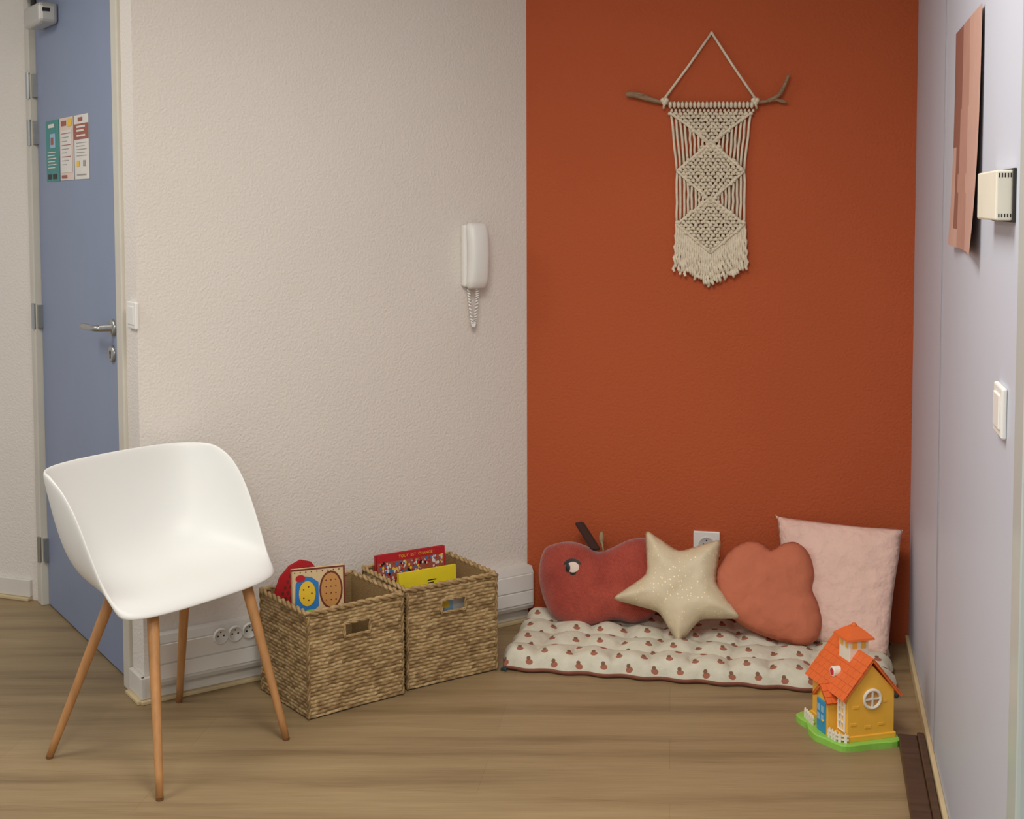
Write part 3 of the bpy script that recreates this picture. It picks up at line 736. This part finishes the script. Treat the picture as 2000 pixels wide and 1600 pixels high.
# ------------------------------------------------------------------ cushions
def OWp(a, d, z): return OW @ V((a, -d, z))
def lean_plane(p0, h, u):
    n = h.cross(u).normalized()
    if n.dot(EYE - p0) < 0: n = -n
    return p0, n
def cushion(pxs, p0, n, Tf, Tb, R, step=.011, sub=6, sharp=False, wr=.07, ex=.5):
    e1 = V((0, 0, 1)).cross(n).normalized(); e2 = n.cross(e1)
    P = [planept(x, y, p0, n) - p0 for x, y in pxs]; P = [V((p.dot(e1), p.dot(e2))) for p in P]
    if sharp:
        o = []
        for i in range(len(P)):
            for j in range(sub): o.append(P[i].lerp(P[(i + 1) % len(P)], j / sub))
        for _ in range(2): o = [o[i] * .6 + (o[i - 1] + o[(i + 1) % len(o)]) * .2 for i in range(len(o))]
        P = o
    else: P = crc(P, sub)
    n_ = len(P)
    def dist(q):
        best = 9
        for i in range(n_):
            a, b = P[i], P[(i + 1) % n_]; ab = b - a; t = max(0, min(1, (q - a).dot(ab) / max(ab.length_squared, 1e-12)))
            d = (a + ab * t - q).length
            if d < best: best = d
        return best
    def inside(q):
        c = False
        for i in range(n_):
            a, b = P[i], P[i - 1]
            if (a.y > q.y) != (b.y > q.y) and q.x < (b.x - a.x) * (q.y - a.y) / (b.y - a.y) + a.x: c = not c
        return c
    xs = [p.x for p in P]; ys = [p.y for p in P]; inn = []
    y = min(ys); r = 0
    while y < max(ys):
        x = min(xs) + (step / 2 if r % 2 else 0)
        while x < max(xs):
            q = V((x, y))
            if inside(q) and dist(q) > step * .45: inn.append(q)
            x += step
        y += step * .87; r += 1
    res = delaunay_2d_cdt(P + inn, [(i, (i + 1) % n_) for i in range(n_)], [], 1, 1e-7)
    vs, fs = res[0], res[2]; bm = B(); fr = []; bk_ = []
    for q in vs:
        d = dist(q); base = p0 + e1 * q.x + e2 * q.y
        if d < 1e-5: v = bm.verts.new(base); fr.append(v); bk_.append(v)
        else:
            h = (1 - (1 - min(d / R, 1)) ** 2) ** ex
            h *= 1 + wr * noise.noise(base * 22) + .5 * wr * noise.noise(base * 60)
            fr.append(bm.verts.new(base + n * Tf * h)); bk_.append(bm.verts.new(base - n * Tb * h))
    for f in fs:
        try: bm.faces.new([fr[i] for i in f])
        except ValueError: pass
        try: bm.faces.new([bk_[i] for i in f][::-1])
        except ValueError: pass
    return bm, e1, e2
# pink square
Z = V((0, 0, 1))
p0, n = lean_plane(OWp(1.17, .25, .07), eo * .32 + no * .07, no * -.14 + Z * .3)
bm, _, _ = cushion([(1515, 1006), (1522, 1009), (1600, 1020), (1680, 1029), (1754, 1034), (1763, 1038), (1759, 1050), (1756, 1085), (1746, 1150), (1739, 1215), (1734, 1274), (1728, 1283), (1665, 1270), (1590, 1254), (1535, 1240), (1531, 1160), (1525, 1080), (1519, 1020)], p0, n, .045, .028, .12, sub=5, wr=.2)
solo('square_cushion', 'pale pink square muslin cushion leaning in the corner', 'cushion', bm, M_pink, p0 - eo * .18, yaw(OW), True)
# cloud
p0, n = lean_plane(OWp(.83, .255, .07), eo, no * -.11 + Z * .25)
bm, _, _ = cushion([(1395, 1130), (1408, 1098), (1430, 1072), (1460, 1058), (1490, 1062), (1507, 1074), (1530, 1062), (1556, 1060), (1580, 1082), (1590, 1120), (1586, 1150), (1598, 1180), (1605, 1215), (1596, 1248), (1570, 1262), (1530, 1254), (1480, 1238), (1435, 1212), (1408, 1180)], p0, n, .05, .02, .085, wr=.12)
solo('cloud_cushion', 'terracotta cloud-shaped cushion between star and pink square cushion', 'cushion', bm, M_cloud, p0, yaw(OW), True)
# apple
p0, n = lean_plane(OWp(.2, .16, .065), eo, no * -.085 + Z * .26)
ap = thing('apple_cushion', 'dark red corduroy apple-shaped cushion with one eye', 'cushion', p0, yaw(OW))
bm, e1, e2 = cushion([(1062, 1075), (1085, 1062), (1115, 1058), (1145, 1066), (1168, 1078), (1195, 1070), (1230, 1054), (1262, 1052), (1290, 1075), (1300, 1120), (1294, 1165), (1278, 1200), (1245, 1217), (1200, 1212), (1165, 1222), (1115, 1222), (1080, 1205), (1060, 1165), (1052, 1118)], p0, n, .062, .05, .085, wr=.1)
part('cover', bm, M_apple, ap, True)
def app(px, py, off): return planept(px, py, p0 + n * off, n)
bm = B()
q = [app(x, y, 0) for x, y in ((1122, 1022), (1139, 1019), (1174, 1074), (1156, 1076))]
vs = [bm.verts.new(v + n * s_) for s_ in (.012, -.012) for v in q]
for f in ((0, 1, 2, 3), (7, 6, 5, 4), (0, 4, 5, 1), (1, 5, 6, 2), (2, 6, 7, 3), (3, 7, 4, 0)): bm.faces.new([vs[i] for i in f])
bmesh.ops.bevel(bm, geom=bm.edges[:], offset=.004, segments=2, affect='EDGES'); part('stem', bm, M_stem, ap, label='dark brown felt stem')
bm = B(); blob(bm, sc(app(1175, 1051, .004), .0085, .007, .021), 3); tube(bm, [app(1175, 1055, .004), app(1179, 1078, .012)], .003, 6); part('leaf', bm, M_leafb, ap, True)
def eyedisc(cx, cy, rx, ry, off, ring=24):
    bm = B(); c = bm.verts.new(app(cx, cy, off + .004)); vs = [bm.verts.new(app(cx + rx * math.cos(2 * PI * k / ring), cy + ry * math.sin(2 * PI * k / ring), off)) for k in range(ring)]
    for k in range(ring): bm.faces.new((c, vs[k], vs[(k + 1) % ring]))
    return bm
ey = part('eye', eyedisc(1118, 1107, 18, 16, .0625), M_black, ap, True)
part('eye_white', eyedisc(1119, 1108, 12, 10.5, .066), M_pp, ey, True); part('pupil', eyedisc(1109, 1109, 4.5, 8, .0695), M_black, ey, True)
# star
p0, n = lean_plane(OWp(.53, .285, .06), eo, no * -.125 + Z * .27)
bm, _, _ = cushion([(1260, 1033), (1326, 1078), (1410, 1052), (1397, 1137), (1451, 1209), (1368, 1209), (1325, 1260), (1287, 1195), (1193, 1170), (1264, 1122)], p0, n, .05, .03, .064, step=.009, sub=9, sharp=True, ex=.6)
solo('star_cushion', 'beige star-shaped cushion with gold flecks in front of red apple cushion', 'cushion', bm, M_star, p0, yaw(OW), True)
# ------------------------------------------------------------------ toy house
BT = .019
h0 = zpt(1654, 1450, BT); h1 = zpt(1746, 1439, BT); h0.z = h1.z = 0
HM = frame(h0, h1 - h0); HL = HM @ Matrix(((0, 1, 0, 0), (-1, 0, 0, 0), (0, 0, 1, 0), (0, 0, 0, 1)))   # HL: x = -Y of the house, y = X
HWd = (h1 - h0).length; HLn = .19; EZ, RZ = .146, .230
th_ = thing('toy_house', 'orange and yellow plastic toy house on a green base', 'toy house', HM @ V((HWd / 2, HLn / 2, 0)), yaw(HM))
bm = B()
bl = crc([V(p) for p in ((-.012, -.018), (.06, -.02), (HWd + .008, -.016), (HWd + .010, .10), (HWd + .008, .215), (.05, .225), (-.03, .218), (-.042, .18), (-.038, .15), (-.050, .115), (-.054, .07), (-.042, .04), (-.034, .012))], 5)
t = B(); lay = [[t.verts.new((p.x * k + (1 - k) * HWd / 2, p.y * k + (1 - k) * .1, z)) for p in bl] for z, k in ((0, 1), (BT - .003, 1), (BT, .975))]
t.faces.new(lay[0][::-1]); t.faces.new(lay[-1])
for a_, b_ in zip(lay, lay[1:]):
    for i in range(len(bl)): t.faces.new((a_[i], a_[(i + 1) % len(bl)], b_[(i + 1) % len(bl)], b_[i]))
absorb(bm, t, HM, 0); part('base', bm, M_grn, th_)
bm = B(); prism(bm, [(0, BT - .001), (HWd, BT - .001), (HWd, EZ), (HWd / 2, RZ - .010), (0, EZ)], 0, HLn, HM, 0, .003)
rbox(bm, (-.004, -.004, BT - .001), (HWd + .004, HLn + .004, BT + .014), HM, .002)
for (x, z) in ((.018, .06), (.10, .055), (.025, .105), (.105, .115), (.06, .05)): rbox(bm, (x - .009, -.0016, z), (x + .009, .001, z + .007), HM, .0005)
part('walls', bm, M_tory, th_)
def slope(bm, M, run, rise, y0, y1, rows, cols, x_e, z_e, sgn):
    """tiles on a slope going from eave (x_e,z_e) up to the ridge"""
    L = math.hypot(run, rise); an = math.atan2(rise, run)
    T = M @ Matrix.Translation((x_e, 0, z_e)) @ (Matrix.Identity(4) if sgn > 0 else Matrix.Diagonal((-1, 1, 1, 1))) @ Matrix.Rotation(-an, 4, 'Y')
    rbox(bm, (-.002, y0, -.003), (L, y1, .003), T)
    for r in range(rows):
        u0 = L * r / rows - .002; u1 = L * (r + 1) / rows; w_ = (y1 - y0) / cols
        for c in range(-1, cols):
            ya = y0 + (c + (.5 if r % 2 else 1)) * w_; yb = min(ya + w_ - .0009, y1); ya = max(ya, y0)
            if yb - ya > .003:
                t = B(); z0, z1 = .0052, .0032
                vs = [t.verts.new(p) for p in ((u0, ya, 0), (u1, ya, 0), (u1, yb, 0), (u0, yb, 0), (u0, ya, z0), (u1, ya, z1), (u1, yb, z1), (u0, yb, z0))]
                for f in ((0, 3, 2, 1), (4, 5, 6, 7), (0, 1, 5, 4), (1, 2, 6, 5), (2, 3, 7, 6), (3, 0, 4, 7)): t.faces.new([vs[i] for i in f])
                absorb(bm, t, T, 0)
OVX = .014; sl = (RZ - EZ) / (HWd / 2)
bm = B()
for sgn in (1, -1):
    slope(bm, HM, HWd / 2 + OVX, (HWd / 2 + OVX) * sl, -.010, HLn + .010, 6, 9, -OVX if sgn > 0 else HWd + OVX, EZ - OVX * sl + .003, sgn)
tube(bm, [HM @ V((HWd / 2, -.010, RZ + .002)), HM @ V((HWd / 2, HLn + .010, RZ + .002))], .005, 10); part('roof', bm, M_torr, th_)
# cupola
cy0, cy1, cx = .064, .120, HWd / 2; CT = RZ + .036; CW = .028
bm = B(); rbox(bm, (cx - CW, cy0, RZ - .035), (cx + CW, cy1, CT), HM, .002); cu = part('cupola', bm, M_twht, th_)
for u in (-.013, .013):
    bm = B(); rect(bm, HM @ Matrix.Translation((cx + u, cy0, CT - .020)), -.007, .007, -.006, .014, -.0006); part('cupola_window', bm, M_tory, cu)
    bm = B(); rect(bm, HL @ Matrix.Translation((-(cy0 + cy1) / 2 + u, cx - CW, CT - .020)), -.007, .007, -.006, .014, -.0006); part('cupola_window', bm, M_tory, cu)
bm = B(); ym = (cy0 + cy1) / 2
lv = [(.040, CT - .002), (.039, CT + .003), (.022, CT + .018), (.009, CT + .028)]
rg = [[bm.verts.new(HM @ V((cx + sx * k, ym + sy * k, z))) for sx, sy in ((-1, -1), (1, -1), (1, 1), (-1, 1))] for k, z in lv]
bm.faces.new(rg[0][::-1]); bm.faces.new(rg[-1])
for A_, B_ in zip(rg, rg[1:]):
    for i in range(4): bm.faces.new((A_[i], A_[(i + 1) % 4], B_[(i + 1) % 4], B_[i]))
blob(bm, sc(HM @ V((cx, ym, CT + .029)), .008, .008, .007)); part('cupola_roof', bm, M_torr, cu)
# round window on the gable
Mr = HM @ Matrix.Translation((HWd / 2 + .002, 0, .128))
bm = B(); ring = [Mr @ V((.024 * math.cos(t_), -.003, .024 * math.sin(t_))) for t_ in [2 * PI * k / 28 for k in range(28)]]
tube(bm, ring, .0042, 8, True)
rbox(bm, (-.023, -.005, -.0022), (.023, 0, .0022), Mr); rbox(bm, (-.0022, -.005, -.023), (.0022, 0, .023), Mr); rw_ = part('round_window', bm, M_twht, th_)
bm = B(); polyxz(bm, Mr, ell(0, 0, .023, .023, 28), -.0012); part('window_pane', bm, M_brown, rw_)
# arched window on the side wall
def arch(cx, z0, w_, hgt, n=10): return [(cx - w_ / 2, z0), (cx + w_ / 2, z0)] + [(cx + w_ / 2 * math.cos(t_), z0 + hgt - w_ / 2 + w_ / 2 * math.sin(t_)) for t_ in [PI * k / n for k in range(n + 1)]]
bm = B(); A_ = arch(-.024, .044, .032, .085); tube(bm, [HL @ V((x, -.003, z)) for x, z in A_], .0036, 7, True)
rbox(bm, (-.0258, -.005, .044), (-.0222, 0, .127), HL)
for z in (.064, .084, .104): rbox(bm, (-.038, -.005, z), (-.01, 0, z + .003), HL)
aw = part('arched_window', bm, M_twht, th_)
bm = B(); polyxz(bm, HL, A_, -.0012); part('window_pane', bm, M_tory, aw)
# porch
py0, py1, pz = .052, .112, .114
bm = B(); prism(bm, [(-py1, BT - .001), (-py0, BT - .001), (-py0, pz), (-(py0 + py1) / 2, pz + .030), (-py1, pz)], -.028, .004, HL, 0, .002); po = part('porch', bm, M_tory, th_)
bm = B(); mid = -(py0 + py1) / 2
for sgn in (1, -1):
    xe = (-py1 - .008) if sgn > 0 else (-py0 + .008); run = abs(mid - xe); slope(bm, HL, run, run * .98, -.036, .01, 3, 3, xe, pz - .006, sgn)
part('porch_roof', bm, M_torr, po)
bm = B(); rbox(bm, (-.105, -.032, BT), (-.060, -.027, .106), HL, .002); dr_ = part('toy_door', bm, M_tblue, po)
for x in (-.100, -.080):
    for z in (.074, .050): bm = B(); rect(bm, HL, x, x + .014, z, z + .018, -.0326); part('door_pane', bm, M_lbl, dr_)
bm = B(); blob(bm, sc(HL @ V((-.065, -.034, .055)), .003, .003, .003)); part('door_knob', bm, M_ye2, dr_, True)
# round badge above the porch, set on a small dormer in the roof slope
Mb = HL @ Matrix.Translation((-.088, .008, .176))
bm = B(); lathe(bm, [(.014, -.016), (.014, .003), (.012, .005)], Mb, 20, 0); bd = part('round_badge', bm, M_twht, th_, False, label='white and red round badge')
bm = B(); polyxz(bm, Mb, ell(0, 0, .0095, .0095, 18), -.0056, 0); part('badge_centre', bm, M_tred, bd)
# picket fences
def fence(pts):
    bm = B(); pts = [V((p[0], p[1], 0)) for p in pts]
    for a, b in zip(pts, pts[1:]):
        n_ = max(2, int((b - a).length / .0115)); Mf = HM @ frame(a, b - a); L = (b - a).length
        for i in range(n_):
            x = L * (i + .5) / n_; prism(bm, [(x - .0038, BT - .002), (x + .0038, BT - .002), (x + .0038, BT + .020), (x, BT + .028), (x - .0038, BT + .020)], -.002, .002, Mf)
        for z in (BT + .006, BT + .016): rbox(bm, (0, -.001, z), (L, .003, z + .004), Mf)
    part('picket_fence', bm, M_twht, th_)
fence([(-.026, .185), (-.032, .122)]); fence([(-.030, .046), (-.024, .010), (.000, -.009)])
bm = B(); rbox(bm, (HWd, .05, .05), (HWd + .010, .09, .10), HM, .003); part('side_shutter', bm, M_tblue, th_)
# ------------------------------------------------------------------ dark board
a = RW.inverted() @ zpt(1764, 1446); x0 = a.x
bm = B(); rbox(bm, (x0, -.080, .001), (x0 + 1.1, -.032, .018), RW, .003, 0); rbox(bm, (x0, -.032, .001), (x0 + 1.1, -.014, .026), RW, .003, 0)
solo('wooden_board', 'dark brown wooden board lying on floor along the lavender wall', 'board', bm, M_walnut, RW @ V((x0 + .55, -.05, 0)), yaw(RW))
# ------------------------------------------------------------------ light
def area(name, loc, size, power, col=(1, .957, .89), target=None):
    l = bpy.data.lights.new(name, 'AREA'); l.shape = 'SQUARE'; l.size = size; l.energy = power; l.color = col
    o = bpy.data.objects.new(name, l); COL.objects.link(o); o.location = loc
    if target: o.rotation_euler = (V(target) - V(loc)).to_track_quat('-Z', 'Y').to_euler()
    return o
area('ceiling_light_main', (-.05, 2.2, 2.46), .8, 32)
area('ceiling_light_rear', (-.5, .1, 2.46), 1.0, 47)
area('fill_light_door', (-2.1, 2.9, 2.46), .8, 22)  # added fill that brightens the blue door and far-left wall, no known fixture
w = bpy.data.worlds.new('world'); S.world = w; w.use_nodes = True
w.node_tree.nodes['Background'].inputs[0].default_value = (.95, .96, 1, 1); w.node_tree.nodes['Background'].inputs[1].default_value = .50
